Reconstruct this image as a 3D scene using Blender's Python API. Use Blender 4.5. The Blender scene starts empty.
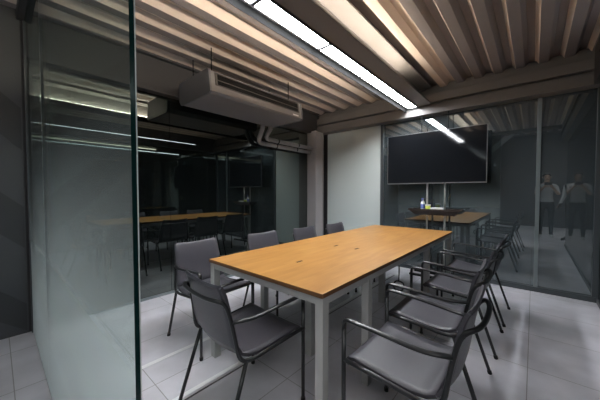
import bpy, bmesh, math, random
from mathutils import Vector, Matrix
random.seed(4)
S = bpy.context.scene
COL = S.collection
PI = math.pi

# ------------------------------------------------------------------ materials
def mat(name, color, rough=.5, metal=0.0, ior=1.45, spec=None, emit=None, strength=0, noise=None, bump=None, coat=0, tint=None):
    m = bpy.data.materials.new(name); m.use_nodes = True
    nt = m.node_tree; b = nt.nodes['Principled BSDF']
    b.inputs['Base Color'].default_value = (*color, 1)
    b.inputs['Roughness'].default_value = rough
    b.inputs['Metallic'].default_value = metal
    b.inputs['IOR'].default_value = ior
    b.inputs['Coat Weight'].default_value = coat
    if tint: b.inputs['Specular Tint'].default_value = (*tint, 1)
    if emit:
        b.inputs['Emission Color'].default_value = (*emit, 1)
        b.inputs['Emission Strength'].default_value = strength
    tc = nt.nodes.new('ShaderNodeTexCoord')
    if noise:
        sc, amt = noise
        n = nt.nodes.new('ShaderNodeTexNoise'); n.inputs['Scale'].default_value = sc; n.inputs['Detail'].default_value = 4
        nt.links.new(tc.outputs['Object'], n.inputs['Vector'])
        mx = nt.nodes.new('ShaderNodeMix'); mx.data_type = 'RGBA'
        mx.inputs[6].default_value = (*[c*(1-amt) for c in color], 1)
        mx.inputs[7].default_value = (*[min(1, c*(1+amt)) for c in color], 1)
        nt.links.new(n.outputs['Fac'], mx.inputs[0]); nt.links.new(mx.outputs[2], b.inputs['Base Color'])
    if bump:
        sc, amt = bump
        n = nt.nodes.new('ShaderNodeTexNoise'); n.inputs['Scale'].default_value = sc
        nt.links.new(tc.outputs['Object'], n.inputs['Vector'])
        bp = nt.nodes.new('ShaderNodeBump'); bp.inputs['Strength'].default_value = amt; bp.inputs['Distance'].default_value = .002
        nt.links.new(n.outputs['Fac'], bp.inputs['Height']); nt.links.new(bp.outputs[0], b.inputs['Normal'])
    return m

def wood_mat():
    m = bpy.data.materials.new('oak_veneer'); m.use_nodes = True
    nt = m.node_tree; b = nt.nodes['Principled BSDF']
    tc = nt.nodes.new('ShaderNodeTexCoord'); mp = nt.nodes.new('ShaderNodeMapping')
    mp.inputs['Scale'].default_value = (14, 1.6, 3)
    nt.links.new(tc.outputs['Object'], mp.inputs[0])
    n = nt.nodes.new('ShaderNodeTexNoise'); n.inputs['Scale'].default_value = 1.6; n.inputs['Detail'].default_value = 7; n.inputs['Distortion'].default_value = .6
    nt.links.new(mp.outputs[0], n.inputs['Vector'])
    r = nt.nodes.new('ShaderNodeValToRGB')
    r.color_ramp.elements[0].position = .3; r.color_ramp.elements[0].color = (.38, .18, .044, 1)
    r.color_ramp.elements[1].position = .72; r.color_ramp.elements[1].color = (.48, .25, .072, 1)
    nt.links.new(n.outputs['Fac'], r.inputs[0])
    mp2 = nt.nodes.new('ShaderNodeMapping'); mp2.inputs['Scale'].default_value = (3, 1.2, 1)
    nt.links.new(tc.outputs['Object'], mp2.inputs[0])
    n2 = nt.nodes.new('ShaderNodeTexNoise'); n2.inputs['Scale'].default_value = 2.2; n2.inputs['Detail'].default_value = 3
    nt.links.new(mp2.outputs[0], n2.inputs['Vector'])
    mx = nt.nodes.new('ShaderNodeMix'); mx.data_type = 'RGBA'; mx.blend_type = 'MULTIPLY'; mx.inputs[0].default_value = .45
    r2 = nt.nodes.new('ShaderNodeValToRGB')
    r2.color_ramp.elements[0].position = .35; r2.color_ramp.elements[0].color = (.72, .62, .5, 1)
    r2.color_ramp.elements[1].position = .65; r2.color_ramp.elements[1].color = (1, 1, 1, 1)
    nt.links.new(n2.outputs['Fac'], r2.inputs[0])
    nt.links.new(r.outputs[0], mx.inputs[6]); nt.links.new(r2.outputs[0], mx.inputs[7])
    nt.links.new(mx.outputs[2], b.inputs['Base Color'])
    b.inputs['Roughness'].default_value = .38
    return m

def tile_mat():
    m = bpy.data.materials.new('grey_floor_tiles'); m.use_nodes = True
    nt = m.node_tree; b = nt.nodes['Principled BSDF']
    tc = nt.nodes.new('ShaderNodeTexCoord'); mp = nt.nodes.new('ShaderNodeMapping')
    mp.inputs['Location'].default_value = (-.16, -.25, 0)
    nt.links.new(tc.outputs['Object'], mp.inputs[0])
    br = nt.nodes.new('ShaderNodeTexBrick'); br.offset = 0
    br.inputs['Scale'].default_value = 1; br.inputs['Brick Width'].default_value = .6; br.inputs['Row Height'].default_value = .6
    br.inputs['Mortar Size'].default_value = .0028
    br.inputs['Color1'].default_value = (.72, .705, .765, 1); br.inputs['Color2'].default_value = (.68, .665, .725, 1)
    br.inputs['Mortar'].default_value = (.36, .35, .36, 1)
    nt.links.new(mp.outputs[0], br.inputs['Vector'])
    n = nt.nodes.new('ShaderNodeTexNoise'); n.inputs['Scale'].default_value = 3.5; n.inputs['Detail'].default_value = 6
    nt.links.new(tc.outputs['Object'], n.inputs['Vector'])
    r = nt.nodes.new('ShaderNodeValToRGB')
    r.color_ramp.elements[0].position = .3; r.color_ramp.elements[0].color = (.82, .82, .82, 1)
    r.color_ramp.elements[1].position = .7; r.color_ramp.elements[1].color = (1.08, 1.08, 1.08, 1)
    nt.links.new(n.outputs['Fac'], r.inputs[0])
    mx = nt.nodes.new('ShaderNodeMix'); mx.data_type = 'RGBA'; mx.blend_type = 'MULTIPLY'; mx.inputs[0].default_value = 1
    nt.links.new(br.outputs['Color'], mx.inputs[6]); nt.links.new(r.outputs[0], mx.inputs[7])
    nt.links.new(mx.outputs[2], b.inputs['Base Color'])
    b.inputs['Roughness'].default_value = .34
    return m

def partition_glass():
    """clear green-tinted pane: a fresnel mix of mirror and tinted clear, with a frosted film that fades out with height"""
    m = bpy.data.materials.new('green_tinted_glass'); m.use_nodes = True
    nt = m.node_tree; nt.nodes.clear()
    out = nt.nodes.new('ShaderNodeOutputMaterial')
    tr = nt.nodes.new('ShaderNodeBsdfTransparent'); tr.inputs[0].default_value = (.90, .96, .95, 1)
    gl = nt.nodes.new('ShaderNodeBsdfGlossy'); gl.inputs['Roughness'].default_value = .0; gl.inputs[0].default_value = (.9, .97, .95, 1)
    fr = nt.nodes.new('ShaderNodeFresnel'); fr.inputs[0].default_value = 1.30
    ge = nt.nodes.new('ShaderNodeNewGeometry'); io = nt.nodes.new('ShaderNodeMapRange')   # the same air-side fresnel on both faces of the pane
    io.inputs[3].default_value = 1.30; io.inputs[4].default_value = 1/1.30
    nt.links.new(ge.outputs['Backfacing'], io.inputs[0]); nt.links.new(io.outputs[0], fr.inputs[0])
    m1 = nt.nodes.new('ShaderNodeMixShader')
    nt.links.new(fr.outputs[0], m1.inputs[0]); nt.links.new(tr.outputs[0], m1.inputs[1]); nt.links.new(gl.outputs[0], m1.inputs[2])
    df = nt.nodes.new('ShaderNodeBsdfDiffuse'); df.inputs[0].default_value = (.76, .80, .81, 1)
    tl = nt.nodes.new('ShaderNodeBsdfTranslucent'); tl.inputs[0].default_value = (.72, .79, .79, 1)
    md = nt.nodes.new('ShaderNodeMixShader'); md.inputs[0].default_value = .5
    nt.links.new(df.outputs[0], md.inputs[1]); nt.links.new(tl.outputs[0], md.inputs[2])
    tc = nt.nodes.new('ShaderNodeTexCoord'); sp = nt.nodes.new('ShaderNodeSeparateXYZ')
    nt.links.new(tc.outputs['Object'], sp.inputs[0])
    mr = nt.nodes.new('ShaderNodeMapRange'); mr.inputs[1].default_value = .35; mr.inputs[2].default_value = 1.60
    mr.inputs[3].default_value = 1; mr.inputs[4].default_value = .0; mr.interpolation_type = 'LINEAR'
    nt.links.new(sp.outputs['Z'], mr.inputs[0])
    m2 = nt.nodes.new('ShaderNodeMixShader')
    pw = nt.nodes.new('ShaderNodeMath'); pw.operation = 'POWER'; pw.inputs[1].default_value = 1.9
    ml = nt.nodes.new('ShaderNodeMath'); ml.operation = 'MULTIPLY'; ml.inputs[1].default_value = FILM
    nt.links.new(mr.outputs[0], pw.inputs[0]); nt.links.new(pw.outputs[0], ml.inputs[0])
    nt.links.new(ml.outputs[0], m2.inputs[0]); nt.links.new(m1.outputs[0], m2.inputs[1]); nt.links.new(md.outputs[0], m2.inputs[2])
    nt.links.new(m2.outputs[0], out.inputs[0])
    return m
FILM = .72

M = {}
M['wood'] = wood_mat()
M['wood_edge'] = mat('dark_plywood_edge', (.16, .075, .03), .5)
M['table_steel'] = mat('pale_grey_powder_coat', (.43, .43, .42), .42)
M['slot'] = mat('black_plastic_slot', (.045, .022, .012), .6)
M['fabric'] = mat('charcoal_fabric', (.060, .057, .068), .40, noise=(180, .25), bump=(500, .25))
M['frame'] = mat('black_lacquered_steel', (.016, .0165, .018), .3, metal=.1, coat=.1)
M['foot'] = mat('black_rubber', (.012, .012, .012), .7)
M['floor'] = tile_mat()
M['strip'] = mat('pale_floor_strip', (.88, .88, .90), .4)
M['strip_dark'] = mat('dark_floor_strip', (.10, .10, .11), .5)
M['deck_shade'] = mat('brown_grey_deck_shade', (.25, .225, .225), .5, noise=(2.5, .12))  # deck faces away from the beam light, shade put into the colour
M['deck'] = mat('beige_deck_lit', (.62, .53, .46), .5, noise=(2.5, .10))  # deck faces lit from the beam, light put into the colour
M['beam'] = mat('brown_grey_painted_steel', (.175, .164, .158), .5, noise=(3, .08))
M['sidebeam'] = mat('dark_grey_painted_steel', (.05, .05, .054), .5)
M['column'] = mat('grey_painted_column', (.30, .285, .29), .5)
M['black_glass'] = mat('black_mirror_glass', (.004, .005, .005), .015, ior=2.35, tint=(.88, 1, .96))
M['dark_glass'] = mat('smoky_back_glass', (.052, .065, .072), .015, ior=2.55, tint=(.92, 1, 1))
M['frost'] = mat('frosted_pale_glass', (.56, .62, .61), .22, ior=1.5, noise=(.8, .04))
M['mullion'] = mat('dark_grey_aluminium', (.075, .085, .092), .4, metal=.2)
M['mullion_light'] = mat('grey_aluminium', (.20, .23, .24), .4, metal=.2)
M['dark_wall'] = mat('charcoal_wall', (.03, .03, .033), .6)
M['grey_wall'] = mat('grey_painted_wall', (.065, .070, .077), .5)
M['hall_wall'] = mat('grey_hall_wall', (.09, .09, .095), .6)
M['stripe'] = mat('darker_grey_stripe', (.042, .045, .050), .5)
M['joint'] = mat('pale_glass_joint', (.55, .62, .62), .3)
M['pglass'] = partition_glass()
M['pedge'] = mat('deep_green_glass_edge', (.003, .018, .018), .15)
M['ac'] = mat('grey_air_conditioner_shell', (.20, .195, .20), .45)
M['ac_side'] = mat('grey_air_conditioner_plastic', (.13, .13, .14), .5)
M['ac_black'] = mat('black_grille', (.010, .010, .011), .8, ior=1.2)
M['ac_trim'] = mat('tan_grille_frame', (.07, .066, .062), .45)
M['white'] = mat('white_plastic', (.75, .75, .75), .45)
M['pipe'] = mat('grey_pipe_lagging', (.30, .30, .31), .6, bump=(60, .4))
M['screen'] = mat('black_screen', (.008, .009, .011), .05, ior=1.38)
M['bezel'] = mat('dark_silver_bezel', (.14, .14, .145), .4, metal=.5)
M['tv_back'] = mat('black_screen_housing', (.012, .012, .013), .5)
M['chrome'] = mat('brushed_steel_pole', (.62, .61, .58), .28, metal=.85)
M['shelf'] = mat('dark_brown_tray', (.045, .035, .032), .4)
M['lime'] = mat('lime_plastic', (.62, .70, .12), .4)
M['blue'] = mat('blue_label', (.12, .16, .45), .4)
M['diff'] = mat('lit_white_diffuser', (.9, .9, .9), .5, emit=(.93, .965, 1.0), strength=36)
M['up'] = mat('lit_warm_upward_strip', (.9, .9, .9), .5, emit=(1.0, .86, .70), strength=58)
M['up_soft'] = mat('lit_soft_warm_strip', (.9, .9, .9), .5, emit=(1.0, .86, .70), strength=18)
M['hall'] = mat('lit_hall_fill', (.9, .9, .9), .5, emit=(1.0, .99, .97), strength=3)
M['lip'] = mat('matt_black_lip', (.004, .004, .004), .8, ior=1.15)
M['line'] = mat('lit_thin_line', (.9, .9, .9), .5, emit=(.95, .98, 1.0), strength=8)
M['lamp_shell'] = mat('dark_grey_lamp_housing', (.035, .035, .037), .45)
M['brace'] = mat('pale_grey_steel', (.30, .31, .32), .5)
M['skin'] = mat('skin', (.55, .36, .27), .5)
M['hair'] = mat('black_hair', (.01, .009, .008), .5)
M['shirt'] = mat('pale_grey_shirt', (.50, .50, .51), .8)
M['jacket'] = mat('dark_vest', (.03, .03, .033), .8)
M['white_cloth'] = mat('white_cotton', (.72, .72, .72), .8)
M['trouser'] = mat('dark_trousers', (.02, .021, .026), .8)
M['brown_trouser'] = mat('dark_brown_trousers', (.045, .032, .026), .8)
M['shoe'] = mat('white_shoes', (.7, .7, .7), .5)

# ------------------------------------------------------------------ mesh helpers
def add_box(bm, lo, hi, bev=0.0, mi=0):
    g = bmesh.ops.create_cube(bm, size=1)
    vs = g['verts']
    c = [(a+b)/2 for a, b in zip(lo, hi)]; s = [abs(b-a) for a, b in zip(lo, hi)]
    for v in vs: v.co = Vector((c[0]+v.co.x*s[0], c[1]+v.co.y*s[1], c[2]+v.co.z*s[2]))
    fs = set(f for v in vs for f in v.link_faces)
    for f in fs: f.material_index = mi
    if bev:
        es = list(set(e for v in vs for e in v.link_edges))
        bmesh.ops.bevel(bm, geom=es, offset=bev, segments=2, affect='EDGES', profile=.5)
    return bm

def smooth_path(pts, rad=.05, n=6):
    """round the corners of a polyline"""
    pts = [Vector(p) for p in pts]
    out = [pts[0]]
    for i in range(1, len(pts)-1):
        a, b, c = pts[i-1], pts[i], pts[i+1]
        r = rad[i-1] if isinstance(rad, (list, tuple)) else rad
        d1 = min(r, (a-b).length*.49); d2 = min(r, (c-b).length*.49)
        p = b+(a-b).normalized()*d1; q = b+(c-b).normalized()*d2
        for k in range(n+1):
            t = k/n
            out.append(p*(1-t)**2+b*2*t*(1-t)+q*t*t)
    out.append(pts[-1])
    return out

def add_tube(bm, pts, r, seg=10, caps=True, mi=0, scale=(1, 1)):
    pts = [Vector(p) for p in pts]
    rings = []; up = None
    for i, p in enumerate(pts):
        t = (pts[min(i+1, len(pts)-1)]-pts[max(i-1, 0)]).normalized()
        if up is None:
            up = Vector((0, 0, 1)) if abs(t.z) < .9 else Vector((0, 1, 0))
        up = (up-t*up.dot(t)).normalized()
        sd = t.cross(up).normalized()
        rr = r[i] if isinstance(r, (list, tuple)) else r
        rings.append([bm.verts.new(p+(up*math.cos(2*PI*k/seg)*scale[0]+sd*math.sin(2*PI*k/seg)*scale[1])*rr) for k in range(seg)])
    for a, b in zip(rings, rings[1:]):
        for k in range(seg):
            f = bm.faces.new((a[k], a[(k+1) % seg], b[(k+1) % seg], b[k])); f.smooth = True; f.material_index = mi
    if caps:
        bm.faces.new(rings[0]).material_index = mi; bm.faces.new(list(reversed(rings[-1]))).material_index = mi
    return bm

def add_lathe(bm, prof, center=(0, 0, 0), seg=20, mi=0):
    rings = []
    for r, z in prof:
        rings.append([bm.verts.new((center[0]+r*math.cos(2*PI*k/seg), center[1]+r*math.sin(2*PI*k/seg), center[2]+z)) for k in range(seg)])
    for a, b in zip(rings, rings[1:]):
        for k in range(seg):
            f = bm.faces.new((a[k], a[(k+1) % seg], b[(k+1) % seg], b[k])); f.smooth = True; f.material_index = mi
    bm.faces.new(list(reversed(rings[0]))); bm.faces.new(rings[-1])
    return bm

def add_prism(bm, poly, axis, a, b, mi=0):
    """extrude a 2D polygon along axis: 'x' -> poly is (y,z); 'y' -> poly is (x,z); 'z' -> (x,y)"""
    def P(u, v, w):
        return {'x': (w, u, v), 'y': (u, w, v), 'z': (u, v, w)}[axis]
    A = [bm.verts.new(P(u, v, a)) for u, v in poly]; B = [bm.verts.new(P(u, v, b)) for u, v in poly]
    n = len(poly)
    fs = [bm.faces.new(A), bm.faces.new(list(reversed(B)))]
    for i in range(n):
        fs.append(bm.faces.new((A[i], B[i], B[(i+1) % n], A[(i+1) % n])))
    for f in fs: f.material_index = mi
    return bm

def obj(name, bm, mats, parent=None, loc=None):
    bmesh.ops.recalc_face_normals(bm, faces=bm.faces[:])
    me = bpy.data.meshes.new(name); bm.to_mesh(me); bm.free()
    for m in (mats if isinstance(mats, (list, tuple)) else [mats]): me.materials.append(M[m] if isinstance(m, str) else m)
    o = bpy.data.objects.new(name, me); COL.objects.link(o)
    if parent: o.parent = parent
    if loc: o.location = loc
    return o

def box(name, lo, hi, m, parent=None, bev=0.0):
    return obj(name, add_box(bmesh.new(), lo, hi, bev), m, parent)

def tag(o, label, cat, group=None):
    o['label'] = label; o['category'] = cat
    if group: o['group'] = group
    return o

def thing(name, label, cat, loc=(0, 0, 0), rz=0, group=None):
    o = bpy.data.objects.new(name, None); COL.objects.link(o)
    o.empty_display_size = .1
    o.location = loc; o.rotation_euler = (0, 0, rz)
    return tag(o, label, cat, group)

def struct(o, label=None):
    o['kind'] = 'structure'
    if label: o['label'] = label
    return o

# ------------------------------------------------------------------ camera
# world: origin on the floor under the table's near right corner; +Y runs along the room, +X to the right
CX, CY, CH = .769, -1.002, 1.24
cam = bpy.data.cameras.new('camera'); co = bpy.data.objects.new('camera', cam); COL.objects.link(co)
cam.sensor_width = 36; cam.lens = 36*267/600; cam.clip_start = .02
co.location = (CX, CY, CH)
co.rotation_euler = (math.radians(90-1.72), 0, math.radians(41.2))
S.camera = co

# ------------------------------------------------------------------ the room
XL, XR, YF, YB = -2.55, 1.33, -.80, 3.42       # inner faces
HG = 2.39                                        # top of the glass walls
DECK0, DECK1 = 2.79, 2.855
HALL_Y, HALL_X, HALL_H = -5.0, 3.6, 3.3

struct(box('floor', (XL-.15, HALL_Y, -.08), (HALL_X, YB+.15, 0), 'floor'))
# thin pale strips and a dark one on the floor, running along the room
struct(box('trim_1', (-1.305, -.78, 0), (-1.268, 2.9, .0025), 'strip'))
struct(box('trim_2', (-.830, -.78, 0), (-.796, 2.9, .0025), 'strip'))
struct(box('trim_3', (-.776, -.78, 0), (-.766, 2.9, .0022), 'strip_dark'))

# corrugated steel deck
def deck(x0, x1, y0, y1):
    prof = []
    flats = [(-1.11-.275*k-.095, -1.11-.275*k) for k in range(5, -1, -1)] + [(-.83-.10, -.83)] + [(-.60, -.50)] + [(-.085+.2175*k, -.085+.2175*k+.085) for k in range(-1, 8)]
    for a, b in flats:
        g = .088 if b < -.8 else .036; top = DECK0+.042 if b < -.8 else DECK1
        prof += [(a-g, top), (a, DECK0), (b, DECK0), (b+g, top)]
    clean = [prof[0]]
    for p in prof[1:]:
        if p[0] > clean[-1][0]+1e-4: clean.append(p)
    prof = clean
    bm = bmesh.new()
    low = [(bm.verts.new((x, y0, z)), bm.verts.new((x, y1, z))) for x, z in prof]
    top = [(bm.verts.new((x, y0, z+.012)), bm.verts.new((x, y1, z+.012))) for x, z in prof]
    for i in range(len(prof)-1):
        lit_face = (prof[i][1]-prof[i+1][1] > .01) or (prof[i+1][1]-prof[i][1] > .01 and prof[i][0] < -.5) or prof[i][0] > -.45 and prof[i+1][0] < -.08  # faces given the lit deck colour, the rest get the shaded one
        bm.faces.new((low[i][0], low[i+1][0], low[i+1][1], low[i][1])).material_index = 0 if lit_face else 1
        bm.faces.new((top[i][0], top[i][1], top[i+1][1], top[i+1][0]))
        bm.faces.new((low[i][0], top[i][0], top[i+1][0], low[i+1][0]))
        bm.faces.new((low[i][1], low[i+1][1], top[i+1][1], top[i][1]))
    return bm
struct(obj('ceiling', deck(XL-.1, XR+.12, -1.6, YB+.1), ['deck', 'deck_shade']))

# back wall: backing, frosted pane, two smoky panes, mullions
struct(box('wall_back', (XL-.15, YB+.03, 0), (XR+.15, YB+.15, 3.0), 'dark_wall'))
struct(box('window_1', (-2.36, YB-.004, .06), (-1.235, YB+.028, HG), 'frost'))
struct(box('window_2', (-1.185, YB, .06), (.785, YB+.028, HG), 'dark_glass'))
struct(box('window_3', (.825, YB, .06), (XR-.02, YB+.028, HG), 'dark_glass'))
struct(box('trim_4', (-1.235, YB-.025, .06), (-1.185, YB+.028, HG), 'mullion', bev=.003))
struct(box('trim_5', (.785, YB-.02, .06), (.825, YB+.028, HG), 'mullion_light', bev=.003))
struct(box('trim_6', (XR-.05, YB-.03, .06), (XR, YB+.028, HG), 'mullion', bev=.003))
struct(box('baseboard_back', (-2.36, YB-.03, 0), (XR, YB+.028, .06), 'mullion', bev=.003))
# stacked beam over the back wall
bm = bmesh.new()
add_box(bm, (XL, YB-.16, 2.395), (XR+.1, YB+.028, 2.525), .006)
add_box(bm, (XL, YB-.10, 2.525), (XR+.1, YB+.028, 2.56))
add_box(bm, (XL, YB-.17, 2.56), (XR+.1, YB+.028, 2.68), .006)
add_box(bm, (XL, YB-.05, 2.68), (XR+.1, YB+.028, 2.80))
struct(obj('trim_7', bm, 'beam'))
# deck profile fillers between beam and deck
bm = bmesh.new()
add_box(bm, (XL, YB-.04, 2.79), (XR+.1, YB+.028, 2.835))
struct(obj('trim_8', bm, 'beam'))

# left wall: black mirror glass in 1.28 m panes
struct(box('wall_left', (XL-.15, YF-.03, 0), (XL-.022, YB+.03, 3.0), 'dark_wall'))
ys = [YF, .40, 1.685, 2.99]
for i in range(3):
    struct(box('window_%d' % (4+i), (XL-.02, ys[i]+.002, .03), (XL, ys[i+1]-.002, HG), 'black_glass'))
struct(box('window_7', (XL-.02, 3.25, .03), (XL, YB, HG), 'black_glass'))
struct(box('baseboard_left', (XL-.02, YF, 0), (XL+.012, 3.0, .03), 'mullion_light'))
bm = bmesh.new()
add_box(bm, (XL-.02, YF, 2.37), (XL+.10, YB-.16, 2.40), .003)
add_box(bm, (XL-.02, YF, 2.40), (XL+.04, YB-.16, 2.76))
add_box(bm, (XL-.02, YF, 2.76), (XL+.10, YB-.16, 2.785), .003)
struct(obj('trim_9', bm, 'sidebeam'))
# corner column (H section)
bm = bmesh.new()
add_box(bm, (XL+.002, 3.00, 0), (XL+.21, 3.018, 2.395))
add_box(bm, (XL+.002, 3.23, 0), (XL+.21, 3.248, 2.395))
add_box(bm, (XL+.09, 3.018, 0), (XL+.19, 3.23, 2.395))
struct(obj('trim_10', bm, 'column'))

# right wall
struct(box('wall_right', (XR+.022, YF, 0), (XR+.15, YB+.03, 3.0), 'dark_wall'))
struct(box('window_8', (XR, YF+.05, .05), (XR+.02, YB-.03, HG), 'black_glass'))
struct(box('baseboard_right', (XR-.012, YF+.05, 0), (XR+.02, YB-.03, .05), 'mullion'))
struct(box('trim_11', (XR-.10, YF, HG), (XR+.022, YB-.17, 2.785), 'sidebeam'))

# front glass partition: two tall panes with a butt joint
def pane(name, x0, x1):
    bm = bmesh.new()
    add_box(bm, (x0, YF-.006, .004), (x1, YF+.006, 2.70))
    for f in bm.faces:
        n = f.normal
        f.material_index = 0 if abs(n.y) > .5 else 1
    return struct(obj(name, bm, ['pglass', 'pedge']))
pane('window_9', XL+.02, -1.484)
pane('window_10', -1.478, .113)
struct(box('trim_16', (-1.484, YF-.0062, .004), (-1.478, YF+.0062, 2.70), 'joint'))
struct(box('trim_17', (.113, YF+.004, .004), (.1142, YF+.0062, 2.70), 'joint'))
struct(box('trim_12', (XL, YF-.05, 2.70), (XR+.1, YF+.05, 2.787), 'sidebeam'))
struct(box('trim_13', (XL, YF-.014, 0), (XL+.02, YF+.014, 2.70), 'mullion'))

# hall outside the partition
bm = bmesh.new()
add_box(bm, (XL-.15, HALL_Y, 0), (XL-.02, YF-.03, HALL_H))
struct(obj('wall_outside', bm, 'grey_wall'))
# broad darker chevron bands on the hall wall
bm = bmesh.new()
for z in (-.1, .75, 1.6):
    for y0, y1, s in ((-1.6, -.84, -1), (-2.36, -1.6, 1)):
        a, b = (z+.75, z) if s < 0 else (z, z+.75)
        poly = [(y0, a), (y1, b), (y1, b+.36), (y0, a+.36)]
        poly = [(y, max(.02, zz)) for y, zz in poly]
        add_prism(bm, poly, 'x', XL-.022, XL-.017)
struct(obj('trim_14', bm, 'stripe'))
struct(box('wall_front', (XL-.15, HALL_Y-.12, 0), (HALL_X, HALL_Y, HALL_H), 'hall_wall'))
struct(box('wall_far_right', (HALL_X, HALL_Y, 0), (HALL_X+.12, YF, HALL_H), 'hall_wall'))
struct(box('wall_return', (XR+.15, YF-.1, 0), (HALL_X, YF, HALL_H), 'hall_wall'))
struct(box('ceiling_hall', (XL-.15, HALL_Y, HALL_H), (HALL_X, -1.5, HALL_H+.1), 'hall_wall'))

# ------------------------------------------------------------------ ceiling beam and light
bm = bmesh.new()
add_box(bm, (-.755, -1.55, 2.530), (-.385, YB-.175, 2.548), .002)
add_box(bm, (-.58, -1.55, 2.548), (-.56, YB-.175, 2.77))
add_box(bm, (-.755, -1.55, 2.77), (-.385, YB-.175, 2.786), .002)
struct(obj('trim_15', bm, 'beam'))

lt = thing('linear_light', 'long white linear ceiling light fixed under the brown beam above the table', 'light', (0, 0, 0))
LY0, LY1 = -.60, 3.22
bm = bmesh.new()
add_box(bm, (-.577, LY0, 2.508), (-.570, LY1, 2.530))
add_box(bm, (-.703, LY0, 2.521), (-.577, LY1, 2.530)); add_box(bm, (-.703, LY0, 2.508), (-.577, LY0+.012, 2.521)); add_box(bm, (-.703, LY1-.012, 2.508), (-.577, LY1, 2.521))
seg = [-.575, .18, .935, 1.69, 2.45, 3.205]
for y in seg[1:-1]: add_box(bm, (-.703, y-.014, 2.508), (-.577, y+.014, 2.521))
obj('housing', bm, 'lamp_shell', lt)
box('side_lip', (-.742, LY0, 2.462), (-.738, LY1, 2.530), 'lip', lt)
for a, b in zip(seg, seg[1:]):
    box('diffuser', (-.702, a+.016, 2.5165), (-.578, b-.016, 2.5205), 'diff', lt)
for nm, x0, x1, z1, lab in (('added_uplight', -.655, -.595, 2.577, 'unseen warm strip light added on the left ledge of the ceiling beam'),
                            ('added_uplight', -.53, -.47, 2.585, 'unseen warm strip light added on the right ledge of the ceiling beam')):
    c = thing(nm, lab, 'light', (0, 0, 0))  # hidden behind the flange, added to brighten the ceiling deck
    box('housing', (x0, -1.4, 2.5485), (x1, 2.4, 2.565), 'lamp_shell', c)
    box('diffuser', (x0+.006, -1.38, 2.5652), (x1-.006, 2.38, z1), 'up' if x0 < -.6 else 'up_soft', c)
ln = thing('added_line_lamp', 'thin white line lamp added along the right beam to mirror in the black glass wall', 'lamp', (0, 0, 0))  # added only to draw the bright line mirrored in the left glass
box('housing', (1.217, -.75, 2.535), (1.2295, 2.70, 2.565), 'lamp_shell', ln)
box('lower_lip', (1.202, -.75, 2.538), (1.2175, 2.715, 2.542), 'lip', ln)
box('end_cap', (1.202, 2.69, 2.542), (1.2175, 2.715, 2.565), 'lip', ln)
box('diffuser', (1.212, -.74, 2.543), (1.2168, 2.69, 2.553), 'line', ln)
bm = bmesh.new()
for k in range(230): add_box(bm, (1.202, -.74+k*.015, 2.542), (1.2168, -.7385+k*.015, 2.565))  # baffles that keep the added line out of the back glass
obj('louvre', bm, 'lip', ln)

# unseen panel added in the hall to fill the room and light the people
for x, y, lab in ((1.95, -2.3, 'wide luminous fill panel added in the hall above the two people'),):
    h = thing('hall_fill_panel', lab, 'lamp', (x, y, HALL_H))
    box('housing', (-1.22, -.92, -.05), (1.22, .92, 0), 'lamp_shell', h, .004)
    box('diffuser', (-1.19, -.89, -.056), (1.19, .89, -.0505), 'hall', h)

# ------------------------------------------------------------------ table
TL, TW, TH = 2.775, 1.05, .74
TC = (-.523, 1.4275)
tb = thing('meeting_table', 'long oak topped meeting table on pale grey steel legs', 'table', (TC[0], TC[1], 0))
def tbox(name, lo, hi, m, bev=0.0):
    o = (TC[0], TC[1], 0)
    return box(name, tuple(a-b for a, b in zip(lo, o)), tuple(a-b for a, b in zip(hi, o)), m, tb, bev)
bm = bmesh.new()
add_box(bm, (-TW/2, -TL/2, TH-.024), (TW/2, TL/2, TH), .0015)
for f in bm.faces:
    f.material_index = 0 if f.normal.z > .5 else 1
obj('table_top', bm, ['wood', 'wood_edge'], tb)
LEGY = [.05, .535, 1.815, 2.745]
for y in LEGY:
    for x in (-1.044, -.052):
        tbox('leg', (x, y, 0), (x+.05, y+.05, TH-.024), 'table_steel', .002)
for y in LEGY:
    tbox('crossbar', (-.994, y+.004, TH-.068), (-.052, y+.046, TH-.024), 'table_steel', .001)
for x in (-1.040, -.047):
    for a, b in zip(LEGY, LEGY[1:]):
        tbox('apron', (x, a+.05, TH-.066), (x+.04, b, TH-.024), 'table_steel', .001)
for y in LEGY[1:3]:
    tbox('leg', (-.525, y, 0), (-.465, y+.05, TH-.068), 'table_steel', .002)
tbox('cable_tray', (-.60, .60, TH-.13), (-.40, 1.78, TH-.118), 'table_steel')
tbox('cable_tray', (-.60, 1.89, TH-.13), (-.40, 2.65, TH-.118), 'table_steel')
for x, y in ((-.49, .43), (-.607, 1.08), (-.397, 1.09)):
    bm = add_box(bmesh.new(), (x-TC[0]-.009, y-TC[1]-.03, TH-.001), (x-TC[0]+.009, y-TC[1]+.03, TH+.0012), .0006)
    obj('cable_slot', bm, 'slot', tb)
# hanging lead with a coil under the table
bm = bmesh.new()
pts = [(-.10, 1.30, .68), (-.10, 1.30, .52), (-.11, 1.32, .46)]
add_tube(bm, smooth_path(pts, .05), .006, 8)
co_ = [Vector((-.11+.045*math.cos(a), 1.32+.01*math.sin(3*a), .415+.045*math.sin(a))) for a in [PI/2+i*2*PI/14 for i in range(30)]]
add_tube(bm, co_, .006, 8)
add_tube(bm, [(-.10, 1.30, .715), (-.10, 1.30, .67)], .014, 10)
for v in bm.verts: v.co -= Vector((-.10, 1.30, .715))
tag(obj('power_lead', bm, 'foot', None, (-.10, 1.30, .715)), 'black coiled power lead hanging under the right side of the table', 'cable')

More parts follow.
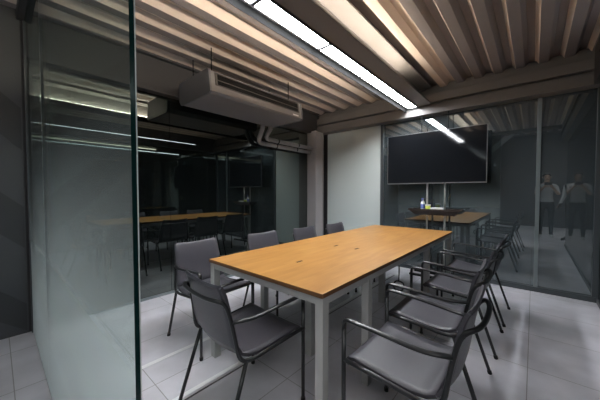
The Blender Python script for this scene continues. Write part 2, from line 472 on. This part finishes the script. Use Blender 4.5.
# ------------------------------------------------------------------ chairs
def make_chair(label):
    t = thing('armchair', label, 'chair', group='charcoal armchairs around the meeting table')
    R = .0105
    # one profile (y, z) runs from the seat's front edge to the top of the back
    seat_p = [(.222, .438), (.215, .449), (.18, .451), (.10, .440), (0, .428), (-.08, .424), (-.135, .432), (-.172, .452)]
    back_p = [(-.172, .452), (-.194, .49), (-.208, .545), (-.219, .61), (-.231, .68), (-.246, .745), (-.258, .780), (-.267, .796), (-.278, .800)]
    def shell(prof, w0, w1, dish, thick=.014):
        bm = bmesh.new(); n = 10; P = [Vector((0, y, z)) for y, z in prof]
        front, rear = [], []
        for i, p in enumerate(P):
            tg = (P[min(i+1, len(P)-1)]-P[max(i-1, 0)]).normalized()
            nm = Vector((0, -tg.z, tg.y)) * -1     # towards the sitter / up
            if nm.z < 0 and abs(nm.z) > abs(nm.y): nm = -nm
            if abs(nm.y) >= abs(nm.z) and nm.y < 0: nm = -nm
            f = i/(len(P)-1); w = w0+(w1-w0)*f
            fr, rr = [], []
            for k in range(n+1):
                u = -1+2*k/n
                cr = max(0, f-.86)/.14*.03 if prof is back_p else 0
                q = p+Vector((u*(w-cr*.6), 0, 0))-nm*dish*(1-.55*f)*(1-u*u)
                fr.append(bm.verts.new(q)); rr.append(bm.verts.new(q-nm*thick))
            front.append(fr); rear.append(rr)
        L = len(P)
        for i in range(L-1):
            for k in range(n):
                bm.faces.new((front[i][k], front[i][k+1], front[i+1][k+1], front[i+1][k])).smooth = True
                bm.faces.new((rear[i][k], rear[i+1][k], rear[i+1][k+1], rear[i][k+1])).smooth = True
            bm.faces.new((front[i][0], front[i+1][0], rear[i+1][0], rear[i][0]))
            bm.faces.new((front[i][n], rear[i][n], rear[i+1][n], front[i+1][n]))
        for k in range(n):
            bm.faces.new((front[0][k], rear[0][k], rear[0][k+1], front[0][k+1]))
            bm.faces.new((front[-1][k], front[-1][k+1], rear[-1][k+1], rear[-1][k]))
        return bm
    obj('seat', shell(seat_p, .232, .222, .006), 'fabric', t)
    obj('backrest', shell(back_p, .222, .196, .024), 'fabric', t)
    for s in (-1, 1):
        lg = obj('leg', add_tube(bmesh.new(), [(s*.25, .225, .012), (s*.25, .225, .595)], R), 'frame', t)
        obj('foot_cap', add_tube(bmesh.new(), [(s*.25, .225, 0), (s*.25, .225, .022)], R+.003), 'foot', lg)
        lg = obj('leg', add_tube(bmesh.new(), [(s*.245, -.300, .012), (s*.24, -.165, .415)], R), 'frame', t)
        obj('foot_cap', add_tube(bmesh.new(), [(s*.245, -.303, 0), (s*.245, -.297, .022)], R+.003), 'foot', lg)
        arm = smooth_path([(s*.25, .225, .593), (s*.25, .222, .640), (s*.252, .05, .632), (s*.245, -.12, .614), (s*.214, -.226, .618)], [.03, .1, .1])
        obj('armrest', add_tube(bmesh.new(), arm, R*1.1, scale=(.8, 1.25)), 'frame', t)
    # side rail + upright of both sides and the bowed bar behind the back: one bent tube
    side = [(.25, .225, .440), (.243, .05, .425), (.24, -.13, .408), (.236, -.20, .425), (.214, -.226, .60), (.204, -.246, .690)]
    bow = [(.200, -.268, .722), (.178, -.292, .730), (.11, -.308, .728), (0, -.312, .727)]
    half = [Vector(p) for p in side+bow]
    full = half+[Vector((-p.x, p.y, p.z)) for p in reversed(half[:-1])]
    obj('side_frame', add_tube(bmesh.new(), smooth_path(full, .05, 5), R), 'frame', t)
    bm = bmesh.new()
    add_tube(bm, [(-.25, .20, .432), (.25, .20, .432)], R*.85)
    obj('stretcher', bm, 'frame', t)
    return t

def copy_tree(o, parent=None):
    c = o.copy(); COL.objects.link(c)
    if parent: c.parent = parent
    for ch in [x for x in o.children]:
        copy_tree(ch, c)
    return c

chair_spots = [
    # x, y of the chair's centre, turn (0 faces +Y), label
    (.325, .33, 90, 'charcoal armchair on the right side of the table, nearest the camera'),
    (.27, .945, 91, 'charcoal armchair on the right side of the table, second from the camera'),
    (.28, 1.67, 90, 'charcoal armchair on the right side of the table, third from the camera'),
    (.29, 2.31, 89, 'charcoal armchair on the right side of the table, nearest the screen'),
    (-1.285, .215, -88, 'charcoal armchair on the black glass side, nearest the glass partition'),
    (-1.205, .93, -90, 'charcoal armchair on the black glass side, second from the glass partition'),
    (-1.13, 1.55, -90, 'charcoal armchair on the black glass side, third from the glass partition'),
    (-1.09, 2.17, -90, 'charcoal armchair on the black glass side, nearest the frosted panel'),
    (-.50, -.035, -3, 'charcoal armchair at the near end of the table with its back turned'),
]
proto = make_chair(chair_spots[0][3])
for i, (x, y, a, lab) in enumerate(chair_spots):
    c = proto if i == 0 else copy_tree(proto)
    c['label'] = lab
    c.location = (x, y, 0); c.rotation_euler = (0, 0, math.radians(a))

# ------------------------------------------------------------------ air conditioner
AX0, AX1, AY0, AY1, AZ0, AZ1 = -2.38, -1.68, .45, 1.89, 2.25, 2.50
ac = thing('air_conditioner', 'grey ceiling suspended air conditioner with a black grille by the left wall', 'air conditioner', (0, 0, 0))
bm = bmesh.new()
poly = [(AX0, AZ0+.05), (AX0+.04, AZ0), (AX1-.06, AZ0), (AX1-.03, AZ0+.02), (AX1-.06, AZ1-.015), (AX1-.10, AZ1), (AX0+.03, AZ1), (AX0, AZ1-.03)]
add_prism(bm, poly, 'y', AY0+.02, AY1-.02)
obj('body', bm, 'ac', ac)
for y0, y1 in ((AY0, AY0+.02), (AY1-.02, AY1)):
    bm = add_prism(bmesh.new(), [(x+(.006 if x > -2 else -.006), z+(.004 if z > 2.37 else -.004)) for x, z in poly], 'y', y0, y1)
    obj('end_panel', bm, 'ac_side', ac)
# grille set in the sloping front face
fn = Vector((.235-.02, 0, .03)).normalized()
def fp(u, y, d):        # u: 0 bottom .. 1 top of the front face
    a = Vector((AX1-.03, 0, AZ0+.02)); b = Vector((AX1-.06, 0, AZ1-.015)); n = Vector((.215, 0, .03)).normalized()
    p = a+(b-a)*u+n*d
    return (p.x, y, p.z)
def face_slab(bm, u0, u1, y0, y1, d0, d1):
    vs = [bm.verts.new(fp(u, y, d)) for d in (d0, d1) for u, y in ((u0, y0), (u1, y0), (u1, y1), (u0, y1))]
    for q in ((0, 1, 2, 3), (7, 6, 5, 4), (0, 4, 5, 1), (1, 5, 6, 2), (2, 6, 7, 3), (3, 7, 4, 0)):
        bm.faces.new([vs[i] for i in q])
bm = bmesh.new(); face_slab(bm, .36, .90, AY0+.09, AY1-.09, 0, .002); gr = obj('grille', bm, 'ac_black', ac)
bm = bmesh.new()
for u0, u1 in ((.33, .37), (.90, .94)): face_slab(bm, u0, u1, AY0+.07, AY1-.07, 0, .008)
for y0, y1 in ((AY0+.07, AY0+.095), (AY1-.095, AY1-.07)): face_slab(bm, .37, .90, y0, y1, 0, .008)
obj('grille_frame', bm, 'ac_trim', gr)
for u in (.58,):
    bm = bmesh.new(); face_slab(bm, u, u+.035, AY0+.095, AY1-.095, .002, .010); obj('louvre', bm, 'ac_trim', gr)
bm = bmesh.new(); face_slab(bm, .08, .16, AY1-.20, AY1-.09, 0, .003); obj('badge', bm, 'white', ac)
for x in (AX0+.10, AX1-.20):
    for y in (AY0+.12, AY1-.12):
        obj('hanger_rod', add_tube(bmesh.new(), [(x, y, AZ1-.005), (x, y, DECK0+.005)], .006, 8), 'ac_black', ac)

# lagged pipes from the unit to the corner column
pipe_group = 'lagged pipes below the air conditioner'
for k, (ya, xa, zb, lab) in enumerate(((1.70, -2.47, 1.975, 'outer lagged grey pipe dropping from the air conditioner, the lower bend'),
                                       (1.82, -2.43, 2.045, 'inner lagged grey pipe dropping from the air conditioner, the upper bend'))):
    bm = bmesh.new()
    p = smooth_path([(xa+.12, ya, 2.246), (xa+.12, ya, 2.21), (xa, ya, zb+.03), (xa, 2.985, zb+.02)], [.03, .10])
    add_tube(bm, p, .033, 12)
    po = obj('lagged_pipe', bm, 'pipe'); tag(po, lab, 'pipe', pipe_group)
    for y in (2.1, 2.6):
        obj('pipe_clip', add_tube(bmesh.new(), [(xa, y-.012, zb+.027), (xa, y+.012, zb+.027)], .036, 12), 'ac_black', po)

# ------------------------------------------------------------------ screen on its stand
TVX0, TVX1, TVZ0, TVZ1, TVY = -1.01, .31, 1.362, 2.118, 3.17
tv = thing('television', 'large black flat screen with a thin silver edge in front of the smoky glass', 'television', ((TVX0+TVX1)/2, TVY, TVZ0))
def vbox(name, lo, hi, m, par, bev=0.0):
    o = ((TVX0+TVX1)/2, TVY, TVZ0)
    return box(name, tuple(a-b for a, b in zip(lo, o)), tuple(a-b for a, b in zip(hi, o)), m, par, bev)
vbox('housing', (TVX0, TVY+.004, TVZ0), (TVX1, TVY+.035, TVZ1), 'tv_back', tv, .003)
vbox('rear_housing', (TVX0+.1, TVY+.035, TVZ0+.08), (TVX1-.1, TVY+.075, TVZ1-.1), 'tv_back', tv, .01)
vbox('screen', (TVX0+.008, TVY, TVZ0+.014), (TVX1-.008, TVY+.004, TVZ1-.008), 'screen', tv)
bm = bmesh.new(); o3 = Vector(((TVX0+TVX1)/2, TVY, TVZ0))
for lo, hi in (((TVX0, TVY-.003, TVZ0), (TVX1, TVY+.004, TVZ0+.014)), ((TVX0, TVY-.003, TVZ1-.008), (TVX1, TVY+.004, TVZ1)),
               ((TVX0, TVY-.003, TVZ0+.014), (TVX0+.008, TVY+.004, TVZ1-.008)), ((TVX1-.008, TVY-.003, TVZ0+.014), (TVX1, TVY+.004, TVZ1-.008))):
    add_box(bm, Vector(lo)-o3, Vector(hi)-o3)
obj('bezel', bm, 'bezel', tv)

SY = 3.275
st = thing('screen_stand', 'pair of steel poles with a dark tray carrying the screen behind the table', 'stand', (-.315, SY, 0))
def sv(p): return Vector(p)-Vector((-.315, SY, 0))
for x in (-.435, -.195):
    obj('pole', add_tube(bmesh.new(), [sv((x, SY, .03)), sv((x, SY, 2.02))], .013, 12), 'chrome', st)
for x in (-.525, -.165):
    obj('top_rod', add_tube(bmesh.new(), [sv((x, SY, 1.95)), sv((x, SY, 2.394))], .006, 8), 'ac_black', st)
for z in (1.50, 1.95):
    box('mount_bar', sv((-.60, SY-.026, z)), sv((-.05, SY-.012, z+.05)), 'tv_back', st)
bm = bmesh.new(); add_box(bm, sv((-.62, SY-.20, 0)), sv((-.01, SY-.15, .03)), .004); add_box(bm, sv((-.62, SY+.03, 0)), sv((-.01, SY+.08, .03)), .004)
add_box(bm, sv((-.46, SY-.16, .002)), sv((-.41, SY+.04, .028))); add_box(bm, sv((-.22, SY-.16, .002)), sv((-.17, SY+.04, .028)))
obj('base', bm, 'tv_back', st)
# tray with sloping sides
bm = bmesh.new()
T0, T1 = .905, .995
lo = [(-.575, SY-.12), (-.055, SY-.12), (-.055, SY+.02), (-.575, SY+.02)]
hi = [(-.655, SY-.20), (.045, SY-.20), (.045, SY+.04), (-.655, SY+.04)]
A = [bm.verts.new(sv((x, y, T0))) for x, y in lo]; B = [bm.verts.new(sv((x, y, T1))) for x, y in hi]
Ci = [bm.verts.new(sv((x+(.008 if x < -.3 else -.008), y+(.008 if y < SY-.05 else -.008), T1))) for x, y in hi]
Di = [bm.verts.new(sv((x+(.008 if x < -.3 else -.008), y+(.008 if y < SY-.05 else -.008), T0+.066))) for x, y in hi]
bm.faces.new(A)
for i in range(4):
    j = (i+1) % 4
    bm.faces.new((A[i], A[j], B[j], B[i])); bm.faces.new((B[i], B[j], Ci[j], Ci[i])); bm.faces.new((Ci[i], Ci[j], Di[j], Di[i]))
bm.faces.new(Di)
obj('tray', bm, 'shelf', st)
TZ = T0+.0665
# things on the tray
b = thing('spray_bottle', 'white and blue bottle standing on the dark tray below the screen', 'bottle', (-.47, 3.185, TZ))
bm = bmesh.new(); add_lathe(bm, [(.026, 0), (.029, .006), (.029, .10), (.022, .125), (.011, .14), (.011, .155)]); obj('body', bm, 'white', b)
bm = bmesh.new(); add_lathe(bm, [(.0295, .025), (.0297, .03), (.0297, .085), (.0295, .09)]); obj('label_band', bm, 'blue', b)
bm = bmesh.new(); add_box(bm, (-.012, -.03, .155), (.012, .016, .178), .004); add_box(bm, (-.005, -.03, .13), (.005, -.02, .158), .002); obj('spray_head', bm, 'blue', b)
b = thing('plastic_tub', 'lime yellow tub beside the white bottle on the dark tray', 'tub', (-.39, 3.16, TZ))
bm = bmesh.new(); add_lathe(bm, [(.026, 0), (.034, .01), (.036, .075), (.033, .075), (.030, .012), (.004, .01)]); obj('body', bm, 'lime', b)
bm = bmesh.new(); add_lathe(bm, [(.037, .068), (.038, .07), (.038, .084), (.034, .088), (.004, .088)]); obj('lid', bm, 'white', b)
b = thing('document_box', 'flat white box lying at the right of the tray below the screen', 'box', (-.26, 3.165, TZ))
bm = add_box(bmesh.new(), (-.085, -.05, 0), (.085, .05, .034), .003); obj('body', bm, 'white', b)
bm = add_box(bmesh.new(), (-.087, -.052, .034), (.087, .052, .044), .003); obj('lid', bm, 'white', b)

# ------------------------------------------------------------------ steel brace and post in the hall
pt = tag(box('steel_post', (-.09, -.09, 0), (.09, .09, HALL_H), 'brace', bev=.003), 'pale grey steel post in the hall with a brace leaning on it', 'post')
pt.location = (-1.75, -3.0, 0)
for lab, a, b2 in (('pale steel brace rising right from the hall post', (-1.57, -3.0, 1.45), (.35, -3.0, 3.22)),
                   ('pale steel brace rising left from the hall post', (-1.92, -3.0, .075), (-2.45, -3.0, 1.2))):
    bm = bmesh.new(); a, b2 = Vector(a), Vector(b2); d = (b2-a).normalized(); n = Vector((-d.z, 0, d.x))*.07
    for y0, y1, k in ((-.07, -.055, 1), (.055, .07, 1), (-.055, .055, .12)):
        q = [a+n*k, b2+n*k, b2-n*k, a-n*k]
        vs = [bm.verts.new(v+Vector((0, yy, 0))-a) for yy in (y0, y1) for v in q]
        for f in ((0, 1, 2, 3), (7, 6, 5, 4), (0, 4, 5, 1), (1, 5, 6, 2), (2, 6, 7, 3), (3, 7, 4, 0)):
            bm.faces.new([vs[i] for i in f])
    tag(obj('steel_brace', bm, 'brace', None, a), lab, 'brace')

# ------------------------------------------------------------------ two people in the doorway behind the camera (seen mirrored in the back glass)
def skin_body(name, J, edges, mats, pick, parent, sub=3):
    me = bpy.data.meshes.new(name+'_cage'); names = list(J)
    me.from_pydata([J[n][0] for n in names], [(names.index(a), names.index(b)) for a, b in edges], [])
    o = bpy.data.objects.new(name+'_cage', me); COL.objects.link(o)
    md = o.modifiers.new('Skin', 'SKIN'); md.use_smooth_shade = True
    sm = o.modifiers.new('Subdivision', 'SUBSURF'); sm.levels = sub; sm.render_levels = sub
    if not me.skin_vertices: me.attributes.new('skin', 'FLOAT', 'POINT')
    sv_ = me.skin_vertices[0].data
    for i, n in enumerate(names):
        r = J[n][1]; sv_[i].radius = (r, r) if not isinstance(r, tuple) else r
        sv_[i].use_root = (n == 'pelvis')
    dg = bpy.context.evaluated_depsgraph_get(); dg.update()
    m2 = bpy.data.meshes.new_from_object(o.evaluated_get(dg))
    bpy.data.objects.remove(o)
    m2.materials.clear()
    for m in mats: m2.materials.append(M[m])
    for p in m2.polygons:
        p.use_smooth = True; p.material_index = pick(p.center)
    b = bpy.data.objects.new(name, m2); COL.objects.link(b); b.parent = parent
    return b

def person(label, loc, rz, pose, mats, pick, hold=None):
    p = thing('person', label, 'person', loc, rz)
    # figure faces +Y, 1.74 m tall
    J = {'pelvis': ((0, 0, .93), (.15, .105)), 'waist': ((0, .005, 1.08), (.135, .095)), 'chest': ((0, 0, 1.27), (.155, .11)),
         'collar': ((0, -.01, 1.42), (.10, .075)), 'neck': ((0, 0, 1.50), .052), 'jaw': ((0, .03, 1.565), (.062, .068)), 'head': ((0, .015, 1.645), (.076, .092)),
         'crown': ((0, .005, 1.715), (.055, .065))}
    E = [('pelvis', 'waist'), ('waist', 'chest'), ('chest', 'collar'), ('collar', 'neck'), ('neck', 'jaw'), ('jaw', 'head'), ('head', 'crown')]
    for s, q in ((-1, 'l'), (1, 'r')):
        J['hip'+q] = ((s*.10, 0, .86), .088); J['knee'+q] = ((s*.105, .015, .49), .058); J['calf'+q] = ((s*.108, -.005, .34), .054)
        J['ankle'+q] = ((s*.11, -.01, .09), .038); J['toe'+q] = ((s*.125, .15, .035), (.035, .03)); J['heel'+q] = ((s*.108, -.05, .04), .033)
        E += [('pelvis', 'hip'+q), ('hip'+q, 'knee'+q), ('knee'+q, 'calf'+q), ('calf'+q, 'ankle'+q), ('ankle'+q, 'toe'+q), ('ankle'+q, 'heel'+q)]
        sh, el, wr = pose[q]
        J['sh'+q] = (sh, .056); J['el'+q] = (el, .042); J['wr'+q] = (wr, .029)
        d = (Vector(wr)-Vector(el)).normalized()
        side = Vector((-s, 0, 0)); side = (side-d*side.dot(d)).normalized(); palmn = d.cross(side)
        wv = Vector(wr)
        J['palm'+q] = (tuple(wv+d*.06), (.036, .018))
        E += [('collar', 'sh'+q), ('sh'+q, 'el'+q), ('el'+q, 'wr'+q), ('wr'+q, 'palm'+q)]
        for k, (off, ln) in enumerate(((-.028, .060), (-.010, .074), (.010, .079), (.028, .072))):
            b0 = wv+d*.085+side*off; b1 = b0+d*ln*.5; b2_ = b1+(d*.7+palmn*s*.6).normalized()*ln*.5
            for i_, v in enumerate((b0, b1, b2_)): J['f%d%d%s' % (k, i_, q)] = (tuple(v), .0095-.001*i_)
            E += [('palm'+q, 'f%d0%s' % (k, q)), ('f%d0%s' % (k, q), 'f%d1%s' % (k, q)), ('f%d1%s' % (k, q), 'f%d2%s' % (k, q))]
        t0 = wv+d*.03+side*.04; t1 = t0+(d+side*.7).normalized()*.035; t2 = t1+(d+side*.1).normalized()*.03
        for i_, v in enumerate((t0, t1, t2)): J['t%d%s' % (i_, q)] = (tuple(v), .011-.001*i_)
        E += [('palm'+q, 't0'+q), ('t0'+q, 't1'+q), ('t1'+q, 't2'+q)]
    skin_body('body', J, E, mats, pick, p)
    bm = bmesh.new()
    g = bmesh.ops.create_uvsphere(bm, u_segments=20, v_segments=14, radius=1)
    for v in g['verts']:
        v.co = Vector((v.co.x*.088, v.co.y*.104-.004, v.co.z*.098+1.672))
    bmesh.ops.delete(bm, geom=[v for v in bm.verts if (v.co.z < 1.66+max(0, v.co.y)*.45) and v.co.y > -.05 or v.co.z < 1.585], context='VERTS')
    for f in bm.faces: f.smooth = True
    h = obj('hair', bm, 'hair', p); sd = h.modifiers.new('Solidify', 'SOLIDIFY'); sd.thickness = .008
    bm = bmesh.new()                                       # face: nose, eyes, mouth, ears
    add_tube(bm, [(0, .098, 1.655), (0, .112, 1.628), (0, .118, 1.612), (0, .095, 1.603)], [.008, .011, .013, .008], 8)
    for s in (-1, 1):
        add_tube(bm, [(s*.078, .0, 1.665), (s*.088, -.006, 1.645), (s*.080, .0, 1.615)], [.008, .013, .008], 8)
    obj('nose_and_ears', bm, 'skin', p)
    bm = bmesh.new()
    for s in (-1, 1): add_tube(bm, [(s*.020, .098, 1.652), (s*.042, .090, 1.652)], .006, 8)
    add_tube(bm, [(-.022, .094, 1.578), (0, .101, 1.576), (.022, .094, 1.578)], .005, 8)
    obj('eyes_and_mouth', bm, 'hair', p)
    return p

def pick_a(c):
    if c.z < .085: return 3
    if c.z < .97 and abs(c.x) < .21: return 2
    if c.z > 1.47 and abs(c.x) < .12 and c.z > 1.47 and c.y < .16: return 0
    if abs(c.x) < .275 and c.z < 1.50 and c.y < .15: return 1
    return 0
pa = person('person in pale grey shirt and white shoes raising a phone, mirrored in smoky glass', (1.03, -2.12, 0), math.radians(-4),
            {'l': ((-.19, 0, 1.40), (-.23, .13, 1.17), (-.09, .30, 1.36)), 'r': ((.19, 0, 1.40), (.23, .13, 1.17), (.09, .30, 1.36))},
            ['skin', 'shirt', 'trouser', 'shoe'], pick_a)
ph = tag(box('phone', (-.075, -.004, -.037), (.075, .004, .037), 'tv_back', bev=.003), 'dark phone held up in both hands by the person in pale grey', 'phone')
ph.location = (1.03+.02, -2.12+.385, 1.46)
def pick_b(c):
    if c.z < .085: return 3
    if c.z < .95 and abs(c.x) < .205: return 2
    if c.z > 1.47 and abs(c.x) < .12: return 0
    if abs(c.x) < .175: return 1
    if c.z > .93: return 4
    return 0
pb = person('person in dark vest over white sleeves, arms lowered, mirrored in smoky glass', (1.50, -1.55, 0), math.radians(52),
            {'l': ((-.19, 0, 1.40), (-.25, -.01, 1.13), (-.21, .12, .93)), 'r': ((.19, 0, 1.40), (.25, -.01, 1.13), (.22, .10, .90))},
            ['skin', 'jacket', 'brown_trouser', 'trouser', 'white_cloth'], pick_b)

# ------------------------------------------------------------------ light and view
w = bpy.data.worlds.new('world'); S.world = w; w.use_nodes = True
bg = w.node_tree.nodes['Background']; bg.inputs[0].default_value = (.5, .53, .58, 1); bg.inputs[1].default_value = .1
vs = S.view_settings
vs.view_transform = 'Standard'; vs.look = 'None'; vs.gamma = 1; vs.use_curve_mapping = False; vs.exposure = .92
S.cycles.use_denoising = True
S.cycles.max_bounces = 10; S.cycles.diffuse_bounces = 5; S.cycles.glossy_bounces = 5; S.cycles.transparent_max_bounces = 12
S.cycles.sample_clamp_indirect = 6
